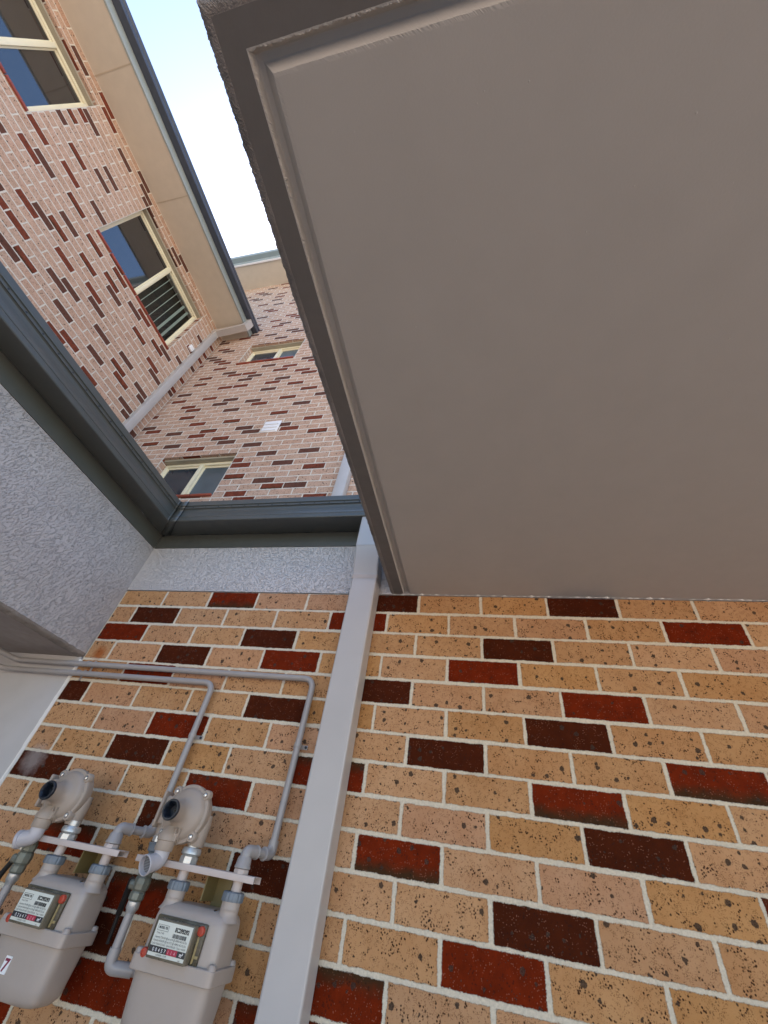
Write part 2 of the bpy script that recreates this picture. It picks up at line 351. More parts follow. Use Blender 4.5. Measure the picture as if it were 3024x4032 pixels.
# ============================================================ NEAR BRICK WALL
XL = -1.44
SK = .03          # the left wing runs slightly out of square
def lx(g, y): return XL + g - SK*y
wall = thing('brick_wall', (0, 0, -2.42), "speckled cream and red brick wall with a white render band on top, right behind the gas meters", "brick wall")
D = {(0, -1): 1, (0, 5): 1, (-1, -2): .5, (-1, 8): .5, (-2, 3): 1, (-3, 2): .5, (-4, -1): 1, (-4, 5): .5, (-5, 4): 1, (-6, 1): 1, (-6, 7): .5, (-7, -2): .5, (-7, 4): .5, (-8, 5): 1,
     (-9, 0): .5, (-9, 8): .5, (-10, 3): 1, (-11, 2): .5, (-12, -1): .5, (0, -7): .5, (-1, -10): 1, (-2, -11): .5, (-2, -5): 1, (-3, -8): 1, (-3, -4): .5, (-4, -9): .5, (-5, -12): 1, (-5, -4): 1,
     (-6, -7): .5, (-7, -8): 1, (-8, -11): 1, (-8, -5): .5, (-9, -6): 1, (-10, -9): .5, (-10, -3): 1, (-11, -6): .5, (-12, -7): 1, (-13, -2): .5, (-13, 4): 1, (-14, -9): .5, (-14, -1): 1}
D['inside'] = lambda r, k: -12.5 <= r <= 0 and k <= 9
b = MB(); brick_cells(b, lambda u, v: (u, 0, v), XL, 4.5, -2.42, -.0055, 0, -.043, (), D, 5)
b.build('brickwork', BRICK, wall)
b = MB(); b.box(XL-.6, 4.5, .012, .11, -2.42, .33); b.build('wall_core', SMOOTHR, wall)
b = MB(); b.box(XL-.02, 4.5, -.0015, .0115, -.001, .252); b.build('render_band', STUC_S, wall)
b = MB(); b.box(XL+.004, 4.5, -.006, .0115, .2525, .338, .0015); b.build('fascia_board', FASCIA, wall)
# rendered pier and beam of the left wing
pier = thing('rendered_pier', (-1.7, 0, -2.42), "smooth pale rendered pier left of the meters, below the textured beam", "pier")
b = MB(); b.box(-2.25, XL-.007, -.004, .0115, -2.42, -.3385); b.build('pier_face', SMOOTHR, pier)
rnd = random.Random(3); rows = []
for i in range(200):
    z = -2.42 + i*2.07/199; w = .0035*noise.noise(Vector((0, 0, z*16))) + .002*noise.noise(Vector((3, 0, z*60)))
    rows.append([(XL-.0085+w, -.0045, z), (XL-.006+w, -.0085, z), (XL+.001+w, -.0075, z), (XL+.0035+w, -.0008, z)])
b = MB(); b.sheet(rows); b.build('sealant_joint', SEAL, pier)
beam = thing('rendered_beam', (XL, 0, -.34), "grey textured render beam running overhead at the left, under the gutter", "beam")
def skewbox(mb, g0, g1, y0, y1, z0, z1):
    P = [(lx(gg, y), y, z) for gg in (g0, g1) for y in (y0, y1) for z in (z0, z1)]
    mb.add(P, [(0, 1, 3, 2), (4, 6, 7, 5), (0, 4, 5, 1), (2, 3, 7, 6), (0, 2, 6, 4), (1, 5, 7, 3)])
b = MB(); rows = []
ny = 500
for i in range(ny+1):
    y = -.0016 - 4.5*(i/ny)**1.5; row = []
    for k, (gg, z) in enumerate([(0, .252), (0, -.10), (0, -.322), (-.0015, -.329), (-.005, -.3335), (-.022, -.3405), (-.030, -.3395), (-.033, -.336)]):
        a = 0 if k < 2 else (.0022 if k < 5 else .003)
        q = Vector((y*45, k*3.1, 0)); row.append((lx(gg, y)+a*.6*noise.noise(q), y, z+a*noise.noise(q+Vector((9, 5, 2)))))
    rows.append(row)
bf = MB(); bf.sheet([r[:3] for r in rows], False); bf.build('beam_face', STUC_L, beam)
bf = MB(); bf.sheet([r[2:] for r in rows]); bf.build('beam_arris', SLABR, beam)
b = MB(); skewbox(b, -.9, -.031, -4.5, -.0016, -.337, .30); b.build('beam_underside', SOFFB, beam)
b = MB(); skewbox(b, -.01, .0045, -4.5, -.0065, .2525, .338); b.build('fascia_board', FASCIA, beam)
# ============================================================ GUTTER (quad profile: outward g, height z)
QP = [(.004, .352), (.006, .338), (.020, .3345), (.045, .3335), (.046, .3325), (.072, .3315), (.073, .3305), (.124, .3275), (.129, .3285), (.1305, .332), (.1305, .3495), (.1290, .3515), (.1255, .3525), (.1250, .3545), (.1268, .3575),
      (.1268, .362), (.1240, .372), (.1195, .384), (.1160, .397), (.1148, .409), (.1160, .417), (.1195, .4205), (.1240, .4215), (.1245, .4315), (.1262, .4335), (.1300, .4345), (.1305, .4365), (.1305, .4640), (.1285, .4665), (.1235, .4665), (.1225, .4600)]
def solid(o, t=.0012):
    m = o.modifiers.new('thickness', 'SOLIDIFY'); m.thickness = t; m.offset = -1; return o
gut = thing('roof_gutter', (XL, 0, .33), "blue grey steel gutter turning the corner above the brick wall and the textured beam", "gutter")
MITRE = .045
b = MB(); n = 30; b.sheet([[(XL + gg + SK*gg*0 + (0 if i else 0) + (4.5)*(i/n)**2*1.0 if i else lx(gg, -gg), -gg, z) for gg, z in QP] for i in range(n+1)], False); solid(b.build('gutter_run', GUTTER, gut))
b = MB(); b.sheet([[(lx(gg, -gg - 4.0*(i/n)), -gg - 4.0*(i/n), z) for gg, z in QP] for i in range(n+1)], False); solid(b.build('gutter_run', GUTTER, gut))
QS = [(gg*1.0 + (.0035 if gg > .1 else 0), z - (.003 if z < .34 else 0)) for gg, z in QP]
b = MB(); b.sheet([[(lx(gg, -gg) + dx, -gg, z) for gg, z in QS] for dx in (0, MITRE*.5, MITRE)]); b.sheet([[(lx(gg, -gg-dy), -gg-dy, z) for gg, z in QS] for dy in (0, .012)]); solid(b.build('corner_bracket', GUTTER, gut), .0015)
b = MB(); b.sheet([[(lx(gg, -gg) + dx, -gg-.0003, z-.0002) for gg, z in QS] for dx in (MITRE+.0003, MITRE+.0038)], False); b.build('sealed_seam', BLACKM, gut)
def slot(pos, ax):
    m = MB(); m.lathe(pos, (0, -1, 0) if ax == 'x' else (1, 0, 0), [(.0005, 0), (.0034, .0), (.0034, .0006), (.0005, .0007)], 10); return m
sproto = []
for i in range(15): slot((XL+.225+i*.076, -.1258, .4272), 'x').build('overflow_slot', BLACK, gut)
for i in range(18):
    y = -.215 - i*.076; slot((lx(.1247, y), y, .4272), 'y').build('overflow_slot', BLACK, gut)
# ============================================================ NEAR DOWNPIPE
dp = thing('downpipe', (-.22, -.04, -2.42), "pale grey rectangular downpipe between the gas meters and the slab", "downpipe", None)
def rect_sweep(mb, sects, x0, x1):
    """sects: list of (yf,yb,zf,zb)"""
    rows = []
    bv = .006
    for yf, yb, zf, zb in sects:
        def p(x, t): return (x, yf+(yb-yf)*t, zf+(zb-zf)*t)
        tt = bv/abs(yb-yf)
        rows.append([p(x0+bv*.3, tt*.3), p(x0+bv, 0), p((x0+x1)/2, 0), p(x1-bv, 0), p(x1-bv*.3, tt*.3), p(x1, tt), p(x1, .5), p(x1, 1-tt), p(x1-bv, 1), p(x0+bv, 1), p(x0, 1-tt), p(x0, tt), p(x0+bv*.3, tt*.3)])
    mb.sheet(rows, False)
X0, X1 = -.2725, -.168
b = MB(); rect_sweep(b, [(-.0815, -.005, -2.42, -2.42), (-.0815, -.005, .026, .026)], X0, X1); b.build('pipe_shaft', DPIPE, dp)
b = MB(); rect_sweep(b, [(-.0835, -.004, .0245, .0245), (-.0835, -.004, .041, .041)], X0-.0015, X1+.0015); b.build('joint_band', DPIPET, dp)
b = MB(); rect_sweep(b, [(-.083, -.0045, .0405, .0405), (-.085, -.008, .05, .05), (-.123, -.050, .166, .185)], X0-.001, X1+.001); b.build('offset_bend', DPIPE, dp)
b = MB(); rect_sweep(b, [(-.1235, -.0485, .164, .183), (-.1235, -.0485, .336, .336)], X0-.0015, X1+.0015); b.build('outlet_pop', DPIPE, dp)
# ============================================================ CONCRETE SLAB OVERHEAD
SX, SY = -.127, -1.552
slab = thing('concrete_slab', (1.2, -.8, 0), "taupe painted concrete slab overhead with a rough edge and drip groove", "slab")
prof = [(0, .16, 0), (0, .05, 1), (.0005, .030, 3), (.002, .018, 3.5), (.005, .010, 3.5), (.009, .0045, 3), (.0135, .0012, 1.8), (.018, 0, .8), (.0225, 0, .25)]
groove = [(.0600, 0, .3), (.0615, .0002, 1.2), (.0628, .0004, 2.4), (.0635, .003, 2.2), (.0650, .0085, .5), (.0665, .0125, .3), (.0690, .0136, .2), (.0760, .0146, .3), (.0780, .0138, .2), (.0885, .0022, .2), (.0905, .0004, .7), (.0960, 0, .2)]
def pt(side, d, z, a, s, k):
    q = Vector((s*260, k*1.7 + (50 if side else 0), 0)); q2 = q*3.3
    nn = noise.noise(q)*.7 + noise.noise(q2)*.5
    dd = d + a*.00075*nn + a*.0006*noise.noise(q*.35+Vector((0, 7, 0))); zz = z + a*.0008*(noise.noise(q2+Vector((4, 4, 4))) + .5*noise.noise(q*2+Vector((8, 1, 4))))
    return dd, (zz if a > .3 else z)
def slab_strip(pr, k0, side):
    rows = []
    if side == 0:   # left edge along y
        n = 1300
        for i in range(n+1):
            t = i/n; row = []
            for k, (d, z, a) in enumerate(pr):
                y0 = SY + d; y = y0 + (-.001 - y0)*t; dd, zz = pt(0, d, z, a, y, k+k0); row.append((SX+dd, y, zz))
            rows.append(row)
    else:           # back edge along x
        n = 1500
        for i in range(n+1):
            t = (i/n)**1.5; row = []
            for k, (d, z, a) in enumerate(pr):
                x0 = SX + d; x = x0 + (3.2 - x0)*t; dd, zz = pt(1 if i > 3 else 1, d, z, a, x, k+k0)
                w = min(1, t*900); dd0, zz0 = pt(0, d, z, a, SY+d, k+k0)
                row.append((x if i else SX+dd0, (SY+dd)*w + (SY+d)*(1-w), zz*w + zz0*(1-w)))
            rows.append(row)
    return rows
for nm, pr, k0, mt in (('rough_arris', prof, 0, SLABR), ('edge_band', [prof[-1], groove[0]], 8, SLABB), ('drip_groove', groove, 9, SLABP)):
    b = MB(); b.sheet(slab_strip(pr, k0, 0), nm == 'rough_arris'); b.sheet(slab_strip(pr, k0, 1), nm == 'rough_arris'); b.build(nm, mt, slab)
b = MB()
xa, ya = SX+.096, SY+.096
b.sheet([[(xa+(3.2-xa)*(i/60), ya+(-.001-ya)*(j/40), 0) for j in range(41)] for i in range(61)]); b.build('soffit_panel', SLABP, slab)
b = MB(); b.box(SX+.0008, 3.2, SY+.0008, .0, .06, .16); b.build('slab_top', SLABB, slab)
b = MB(); rr = random.Random(8)
for i in range(46):
    x = rr.uniform(.0, 1.1); y = rr.uniform(-1.4, -.1); r = rr.uniform(.0008, .0018)
    b.lathe((x, y, .0005), (0, 0, -1), [(r*1.5, 0), (r, .0006), (r*.3, .0011)], 8)
b.build('render_nibs', SLABP, slab)
b = MB(); rows = []
for i in range(260):
    x = SX+.01 + i*.005; w = noise.noise(Vector((x*50, 0, 0))); w = max(0, w-.02); rows.append([(x, -.0008, -.0012-.006*w), (x, -.0012-.012*w, -.0010-.003*w), (x, -.0014-.014*w, .0006)])
b.sheet(rows); b.build('sealant_bead', SEAL, slab)
# ============================================================ TWO STOREY HOUSE BEHIND
YB, XA = .9239, -3.9165
house = thing('brick_house', (-2, YB, -2.42), "two storey cream brick house with red flecked bricks rising behind the gutter", "house")
XB0, ZB0, YA0, ZA0 = -1.7881, 1.5525, -1.5857, 3.7082
W1 = (-2.95, -1.955, 4.14, 5.248); W2 = (-.985, .440, 4.14, 5.262)      # wall A (y0,y1,z0,z1)
V1 = (-3.222, -2.275, 1.640, 2.288); V2 = (-3.222, -2.285, 4.475, 5.088)  # wall B (x0,x1,z0,z1)
b = MB(); brick_cells(b, lambda u, v: (XA, u, v), -4.5, YB, 1.0, 5.52, YA0, ZA0, (W1, W2), None, 11)
b.build('side_wall', BRICKF, house)
b = MB(); brick_cells(b, lambda u, v: (u, YB, v), -7.5, 4.5, .2, 8.16, XB0, ZB0, (V1, V2), None, 23)
b.build('end_wall', BRICKF, house)
b = MB(); b.box(XA-.35, XA-.30, -4.5, YB+.3, -2.4, 5.4); b.box(-7.5, 4.5, YB+.30, YB+.35, -2.4, 8.1); b.build('inner_leaf', SMOOTHR, house)
def FR(O, U, N): 
    U = Vector(U); N = Vector(N); m = Matrix((U, -N, Vector((0, 0, 1)))).transposed().to_4x4(); m.translation = Vector(O); return m
def house_window(fr, w, h, mull, kind, par, lab=None):
    """local x along wall, y = depth inward, z up; origin lower corner at the wall face"""
    # brick reveals
    b = MB(fr); dep = .105
    brick_cells(b, lambda u, v: (0, u, v), 0, dep, 0, h, .0, .043, (), None, 31 + int(w*100)); brick_cells(b, lambda u, v: (w, u, v), 0, dep, 0, h, .0, .043, (), None, 37 + int(w*100))
    brick_cells(b, lambda u, v: (u, v, h), 0, w, 0, .034, .0, .0, (), None, 41 + int(w*100)); b.build('brick_reveal', BRICKF, par)
    f0, f1 = .088, .135; e = .036
    fm = MB(fr); fm.box(0, w, f0, f1, h-.03-e, h-.03, .002); fm.box(0, w, f0, f1, .0, e, .002); fm.box(0, e, f0, f1, e, h-.03-e, .002); fm.box(w-e, w, f0, f1, e, h-.03-e, .002)
    F = fm.build('window_frame', CREAM, par)
    lm = MB(fr); lm.box(0.001, w-.001, .034, .120, h-.028, h-.001); lm.build('lintel_lining', LINING, F)
    mm = MB(fr); mm.box(mull-.022, mull+.022, f0-.006, f1-.004, e-.004, h-.03-e+.004, .002); mm.build('mullion', CREAM, F)
    s = MB(fr); a0, a1 = (e, mull-.022)
    sash = MB(fr)
    for (p0, p1, dd) in ((e, mull-.022, .104), (mull+.022, w-e, .112)):
        sash.box(p0, p1, dd, dd+.02, e, e+.022, .001); sash.box(p0, p1, dd, dd+.02, h-.03-e-.022, h-.03-e, .001)
        sash.box(p0, p0+.014, dd+.001, dd+.019, e+.02, h-.03-e-.02); sash.box(p1-.014, p1, dd+.001, dd+.019, e+.02, h-.03-e-.02)
    sash.build('sash', CREAM, F)
    gm = (GLASSD, GLASSD) if kind in ('dark', 'blind') else (GLASSN, GLASSB)
    for (p0, p1, dd, m_) in ((e, mull-.022, .114, gm[0]), (mull+.022, w-e, .122, gm[1])):
        q = MB(fr); thin = kind == 'blind' and p0 > mull
        if thin: m_ = GLASST; q.quad((p0+.012, dd, e+.018), (p1-.012, dd, e+.018), (p1-.012, dd, h-.048-e), (p0+.012, dd, h-.048-e))
        else: q.box(p0+.012, p1-.012, dd, dd+.004, e+.018, h-.03-e-.018)
        q.build('pane', m_, F)
    if kind == 'blind':
        p0, p1 = mull+.06, w-e-.05; n = 6
        for i in range(n):
            t = MB(fr); x = p0 + (i+.6)*(p1-p0)/n; hw = .0045 if i < n-2 else .016; a = .25
            t.prism([(x-hw*math.cos(a), .150+hw*math.sin(a), .06), (x+hw*math.cos(a), .150-hw*math.sin(a), .06), (x+hw*math.cos(a), .1515-hw*math.sin(a), .06), (x-hw*math.cos(a), .1515+hw*math.sin(a), .06)], (0, 0, h-.16)); t.build('blind_slat', BLIND, F)
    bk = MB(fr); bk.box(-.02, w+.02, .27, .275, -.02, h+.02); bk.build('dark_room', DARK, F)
    # sill tiles
    sl = MB(fr); n = max(3, int(round(w/.24))); g_ = .004
    for i in range(n):
        a = -.0+i*w/n; sl.box(a+g_, a+w/n-g_, -.022, .09, -.024, .003, .003)
    sl.build('sill', SILL, F)
    return F
def m_thin(name, tint, refl, rough=.03):
    t = NT(name); tr = t.n('ShaderNodeBsdfTransparent'); tr.inputs[0].default_value = (*tint, 1); gl = t.n('ShaderNodeBsdfGlossy'); gl.inputs['Roughness'].default_value = rough
    lw = t.n('ShaderNodeFresnel'); lw.inputs[0].default_value = refl; mx = t.n('ShaderNodeMixShader'); t.l(lw.outputs[0], mx.inputs[0]); t.l(tr.outputs[0], mx.inputs[1]); t.l(gl.outputs[0], mx.inputs[2]); t.l(mx.outputs[0], t.o.inputs[0]); return t.m
GLASST = m_thin("see_through_glass", (.75, .8, .76), 1.4)
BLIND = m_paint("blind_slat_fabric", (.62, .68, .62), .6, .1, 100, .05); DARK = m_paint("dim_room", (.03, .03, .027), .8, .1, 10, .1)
fA = lambda y0, z0: FR((XA, y0, z0), (0, 1, 0), (1, 0, 0))
fB = lambda x0, z0: FR((x0, YB, z0), (1, 0, 0), (0, -1, 0))
house_window(fA(W1[0], W1[2]), W1[1]-W1[0], W1[3]-W1[2], .515, 'dark', house)
house_window(fA(W2[0], W2[2]), W2[1]-W2[0], W2[3]-W2[2], .712, 'blind', house)
house_window(fB(V1[0], V1[2]), V1[1]-V1[0], V1[3]-V1[2], .488, 'screen', house)
house_window(fB(V2[0], V2[2]), V2[1]-V2[0], V2[3]-V2[2], .505, 'screen', house)
# curtain rail seen through the left window
# eaves
def eave(axis, wallc, out, z, a0, a1, par, joints=()):
    s = MB(); fz0, fz1 = z, z+.115; G = .10
    def B(m, g0, g1, c0, c1, z0, z1, bev=0):
        if axis == 'x': m.box(wallc+g0, wallc+g1, c0, c1, z0, z1, bev)
        else: m.box(c0, c1, wallc-g1, wallc-g0, z0, z1, bev)
    cuts = [a0] + list(joints) + [a1]
    for i in range(len(cuts)-1): B(s, -.05, out-.004, cuts[i]+(.0015 if i else 0), cuts[i+1]-(.0015 if i < len(cuts)-2 else 0), z, z+.006)
    s.build('eave_soffit', EAVE, par)
    s = MB(); 
    for j in joints: s = MB(); B(s, 0, out-.004, j-.006, j+.006, z-.0025, z+.003); s.build('cover_strip', m_cs, par)
    s = MB(); B(s, out-.004, out+.018, a0, a1, z-.006, fz1, .002); s.build('eave_fascia', EFAS, par)
    pr = [(out+.018, fz1+.02), (out+.018, fz1), (out+.105, fz1-.006), (out+.113, fz1-.003), (out+.113, fz1+.016), (out+.109, fz1+.02), (out+.112, fz1+.028), (out+.104, fz1+.05), (out+.101, fz1+.07), (out+.108, fz1+.082), (out+.114, fz1+.086), (out+.115, fz1+.115), (out+.108, fz1+.118)]
    s = MB(); rows = []
    for c in (a0, a1): rows.append([((wallc+g_, c, zz) if axis == 'x' else (c, wallc-g_, zz)) for g_, zz in pr])
    s.sheet(rows, False); o = s.build('eave_gutter', EGUT if axis == 'x' else EFAS2, par); solid(o, .002)
m_cs = m_paint("eave_cover_strip", (.46, .39, .29), .6, .05, 100, .03); EFAS2 = m_paint("pale_grey_eave_gutter", (.26, .32, .33), .35, .05, 100, .04, spec=.6)
eave('x', XA, .507, 5.475, -4.5, YB-.003, house, (-3.25, -2.19, -.99, ))
eave('y', YB, .475, 8.14, -7.5, 4.5, house)
b = MB(); b.box(-7.5, 4.5, YB-.484, YB-.450, 8.118, 8.132, .002); b.build('eave_trim', VENTW, house)
b = MB(); b.prism([(XA-4, -4.5, 6.9), (XA+.52, -4.5, 5.66), (XA+.52, -4.5, 5.69), (XA-4, -4.5, 6.93)], (0, 4.5+YB-.02, 0)); b.prism([(-7.5, YB-.46, 8.33), (-7.5, YB+3, 9.5), (-7.5, YB+3, 9.54), (-7.5, YB-.46, 8.37)], (12, 0, 0)); b.build('roof', ROOFM, house)
# house downpipes
def rbox(name, pts, par, mat=DPIPE):
    m = MB(); m.prism(*pts); return m.build(name, mat, par)
hd = MB(); hd.box(XA+.002, XA+.076, .695, .79, -2.4, 5.36, .004); ho = hd.build('downpipe', DPIPE, house)
hd = MB(); hd.prism([(XA+.002, .693, 5.30), (XA+.078, .693, 5.295), (-3.352, .693, 5.385), (-3.352, .693, 5.462), (XA+.060, .693, 5.372), (XA+.002, .693, 5.372)], (0, .1, 0)); hd.build('swan_neck', DPIPE, ho)
hd = MB(); hd.prism([(-3.41, .690, 5.380), (-3.345, .690, 5.385), (-3.312, .690, 5.50), (-3.312, .690, 5.60), (-3.385, .690, 5.60), (-3.385, .690, 5.50), (-3.41, .690, 5.46)], (0, .106, 0)); hd.build('gutter_outlet', DPIPE, ho)
hd = MB(); hd.box(-.985, -.882, YB-.078, YB-.002, -2.4, 4.0, .004); hd.build('downpipe', DPIPE, house)
# wall vent
vb = MB(fB(-2.132, 2.622)); vb.box(0, .205, -.008, .0, 0, .21, .003); vo = vb.build('wall_vent', VENTW, house)
for i in range(3):
    z0 = .018 + i*.060; q = MB(fB(-2.132, 2.622)); q.prism([(.014, -.018, z0), (.014, -.0085, z0+.054), (.014, -.006, z0+.054), (.014, -.006, z0)], (.177, 0, 0)); q.build('louvre', VENTW, vo)
q = MB(); q.box(XA, XA+.03, .600, .680, 4.55, 4.64, .006); q.build('junction_box', VENTW, house)
# low roofs closing the gap behind the gutters
lr = thing('low_roof', (-1, .5, .45), "low grey sheet roof hidden behind the gutter, against the brick house", "roof")
b = MB(); b.prism([(-4, -.03, .46), (-4, YB-.004, .60), (-4, YB-.004, .62), (-4, -.03, .48)], (8.4, 0, 0)); b.prism([(XL+.03, -4.5, .46), (XA+.004, -4.5, .70), (XA+.004, -4.5, .72), (XL+.03, -4.5, .48)], (0, 4.45, 0)); b.build('roof_sheet', ROOFM, lr)
# ============================================================ GAS METERS
def text(par, s, size, O, U, V, mat, name='printed_text', width=None, bold=0, align='LEFT', ext=.0001):
    c = bpy.data.curves.new('tmp', 'FONT'); c.body = s; c.size = size; c.align_x = align; c.offset = bold; c.extrude = 0
    o = bpy.data.objects.new('tmp', c); COL.objects.link(o); bpy.context.view_layer.update()
    me = bpy.data.meshes.new_from_object(o.evaluated_get(bpy.context.evaluated_depsgraph_get())); bpy.data.objects.remove(o)
    xs = [v.co.x for v in me.vertices]; k = (width/(max(xs)-min(xs))) if width and xs else 1
    O = Vector(O); U = Vector(U); V = Vector(V); L = wloc(par)
    for v in me.vertices: v.co = O + U*(v.co.x*k) + V*v.co.y - L
    me.materials.clear(); me.materials.append(mat); ob = bpy.data.objects.new(name, me); COL.objects.link(ob); ob.parent = par; return ob
def loft(mb, secs, n=40, expo=6):
    """rounded-rectangle sections (cx,cy,hx,hy,z,exponent)"""
    rings = []
    for cx, cy, hx, hy, z, e in secs:
        ring = []
        for k in range(n):
            t = 2*math.pi*(k+.5)/n; c, s_ = math.cos(t), math.sin(t)
            ring.append((cx + hx*math.copysign(abs(c)**(2/e), c), cy + hy*math.copysign(abs(s_)**(2/e), s_), z))
        rings.append(ring)
    rows = [r + [r[0]] for r in rings]; mb.sheet(rows, True); mb.add(rings[0], [list(range(n))]); mb.add(rings[-1], [list(range(n))])
def gas_meter(cx, dz, serial, reg_b, reg_r, label, sticker):
    cy = -.108
    M_ = thing('gas_meter', (cx, cy, -1.19+dz), label, "gas meter", "gas meters on the brick wall")
    z = lambda v: v+dz
    b = MB(); loft(b, [(cx, cy+.012, .060, .030, z(-.9735), 4), (cx, cy+.010, .074, .038, z(-.9745), 5), (cx, cy+.004, .090, .044, z(-.982), 6), (cx, cy+.001, .0955, .0485, z(-.989), 6), (cx, cy, .0965, .0495, z(-1.000), 7), (cx, cy, .098, .0505, z(-1.066), 7)], 72)
    b.build('upper_case', METER, M_)
    b = MB(); loft(b, [(cx, cy-.003, .1055, .0590, z(-1.0625), 14), (cx, cy-.003, .1068, .0603, z(-1.0640), 14), (cx, cy-.003, .1068, .0603, z(-1.0870), 14), (cx, cy-.003, .1055, .0590, z(-1.0885), 14)], 120)
    for sx, sy in ((1, -1), (-1, -1), (1, 1), (-1, 1)): b.lathe((cx+sx*.0955, cy-.003+sy*.048, z(-1.064)), (0, 0, 1), [(.0105, -.002), (.0095, .006), (.0075, .0095), (.003, .0105)], 16)
    b.build('flange', METER, M_)
    b = MB(); loft(b, [(cx, cy, .0985, .0520, z(-1.0865), 7), (cx, cy, .0975, .0515, z(-1.12), 6), (cx, cy, .0945, .050, z(-1.158), 5), (cx, cy, .0915, .048, z(-1.176), 5), (cx, cy, .083, .041, z(-1.187), 4), (cx, cy, .066, .028, z(-1.191), 4)], 72); b.build('lower_case', METER, M_)
    for sx in (-1, 1):
        x = cx+sx*.079
        b = MB(); b.lathe((x, -.12, z(-.982)), (0, 0, 1), [(.030, -.008), (.0245, 0), (.0225, .006), (.0222, .012), (.0228, .013), (.0222, .014), (.0228, .0165), (.0222, .018), (.0225, .030)], 32); sp = b.build('spigot', METER, M_)
        b = MB(); prof_ = [(.020, -.955), (.0262, -.9545), (.0268, -.950), (.0262, -.9385), (.0235, -.9365), (.0150, -.9362)]
        nn = 48; vs = []; 
        for r, h in prof_:
            for k in range(nn):
                rr_ = r - (.0012 if (k % 4 == 0 and r > .025) else 0); t = 2*math.pi*k/nn; vs.append((x+rr_*math.cos(t), -.12+rr_*math.sin(t), z(h)))
        b.add(vs, [(i*nn+k, i*nn+(k+1) % nn, (i+1)*nn+(k+1) % nn, (i+1)*nn+k) for i in range(len(prof_)-1) for k in range(nn)]); b.build('swivel_nut', ZINC, sp)
    # index window
    F = MB; yb = cy-.0505
    b = MB(); b.box(cx-.0785, cx+.0580, yb-.0065, yb+.002, z(-1.0655), z(-.9965), .003); iw = b.build('index_window', INDEXB, M_)
    b = MB(); b.box(cx-.060, cx+.041, yb-.0305, yb-.005, z(-1.0635), z(-1.0005), .003); ib = b.build('index_block', m_ib, iw)
    yl = yb-.0309; lx0, lx1, lz0, lz1 = cx-.0565, cx+.0375, z(-1.0585), z(-1.0035)
    b = MB(); b.box(lx0, lx1, yl, yl+.0005, lz0, lz1); lb = b.build('index_label', LABEL, ib)
    yt = yl-.0004; U, V = (1, 0, 0), (0, 0, 1); Wd = lx1-lx0
    def tx(s, u, v, size, mat=INK, width=None, bold=0): return text(M_ if 0 else iw, s, size, (lx0+u, yt, lz1-v), U, V, mat, 'printed_text', width, bold)
    tx(serial, .0505, .0125, .0094, width=.037, bold=.0005)
    tx("MODEL 750", .0075, .0120, .0055, width=.023, bold=.0002)
    b = MB()
    for (a0, a1, c0, c1) in ((.0045, .0335, .0058, .0063), (.0045, .0335, .0150, .0155), (.0045, .005, .0058, .0155), (.033, .0335, .0058, .0155)): b.box(lx0+a0, lx0+a1, yt, yt+.0003, lz1-c1, lz1-c0)
    rb = random.Random(int(serial[-3:])); u = .0485
    while u < .084: w_ = rb.choice((.0004, .0007, .0011)); b.box(lx0+u, lx0+u+w_, yt, yt+.0003, lz1-.0225, lz1-.0160); u += w_+rb.choice((.0004, .0006, .0009))
    b.build('barcode', INK, iw)
    tx("Pmax 7 kPa", .006, .0205, .0042, width=.019)
    tx("Capacity 7.5m3/h @ air ±1% @ 200Pa NG SG 0.6", .004, .0270, .0046, width=.085)
    tx("Capacity 6.0m3/h @ air ±1% @ 100Pa NG SG 0.6", .003, .0322, .0046, width=.086)
    tx("Cyclic Volume 2.0 dm3   Qmin 0.05m3/h   Tmax = 4.0kW", .002, .0374, .0046, width=.089)
    b = MB(); b.box(lx0, lx1, yt-.0003, yt+.0003, lz1-.0492, lz1-.0394); b.build('register_strip', BLACK, iw)
    b = MB(); b.box(lx0+.047, lx0+.0735, yt-.0006, yt+.0003, lz1-.0490, lz1-.0396); b.build('register_red', REDREG, iw)
    for i, ch in enumerate(reg_b): text(iw, ch, .0082, (lx0+.0095+i*.0076, yt-.0007, lz1-.0475), U, V, INKW, 'register_digit')
    for i, ch in enumerate(reg_r): text(iw, ch, .0082, (lx0+.0490+i*.0082, yt-.0009, lz1-.0475), U, V, INKPINK, 'register_digit')
    text(iw, "m³", .0085, (lx0+.0800, yt-.0007, lz1-.0470), U, V, INKW, 'register_digit', bold=.0002)
    tx("LANDIS + GYR", .022, .0535, .0038, width=.027); tx("2002", .080, .0545, .0030)
    for (rx, rz, nm) in ((cx+.0475, -1.0085, 0), (cx-.0775, -1.060, 1)):
        b = MB(); b.lathe((rx, yb-.004, z(rz)), (0, -1, 0), [(.0085, 0), (.0088, .006), (.0078, .0095), (.0045, .0105), (.0040, .009), (.001, .009)], 24); b.build('red_seal', REDP, M_)
    b = MB(); b.box(cx+.043, cx+.0475, yb-.0095, yb-.004, z(-1.060), z(-1.018), .0015); b.box(cx+.047, cx+.056, yb-.0085, yb-.004, z(-1.052), z(-1.047), .001); b.build('seal_tab', m_tab, iw)
    # screw lug beside the right spigot
    b = MB(); b.lathe((cx+.050, -.128, z(-.988)), (0, -.35, .93), [(.0135, -.004), (.0125, .008), (.0100, .0105), (.006, .011)], 24); lg = b.build('screw_lug', METER, M_)
    b = MB(); b.lathe((cx+.050, -.132, z(-.978)), (0, -.35, .93), [(.0055, 0), (.0055, .003), (.0045, .0042), (.001, .0044)], 16); b.build('screw', STEEL, lg)
    if sticker:
        b = MB(); b.box(cx-.036, cx-.018, cy-.0528, cy-.0505, z(-1.1480), z(-1.1190)); st = b.build('number_sticker', STICK, M_)
        text(st, "7", .030, (cx-.0345, cy-.0531, z(-1.1440)), U, V, INKR, 'printed_digit', bold=.0009)
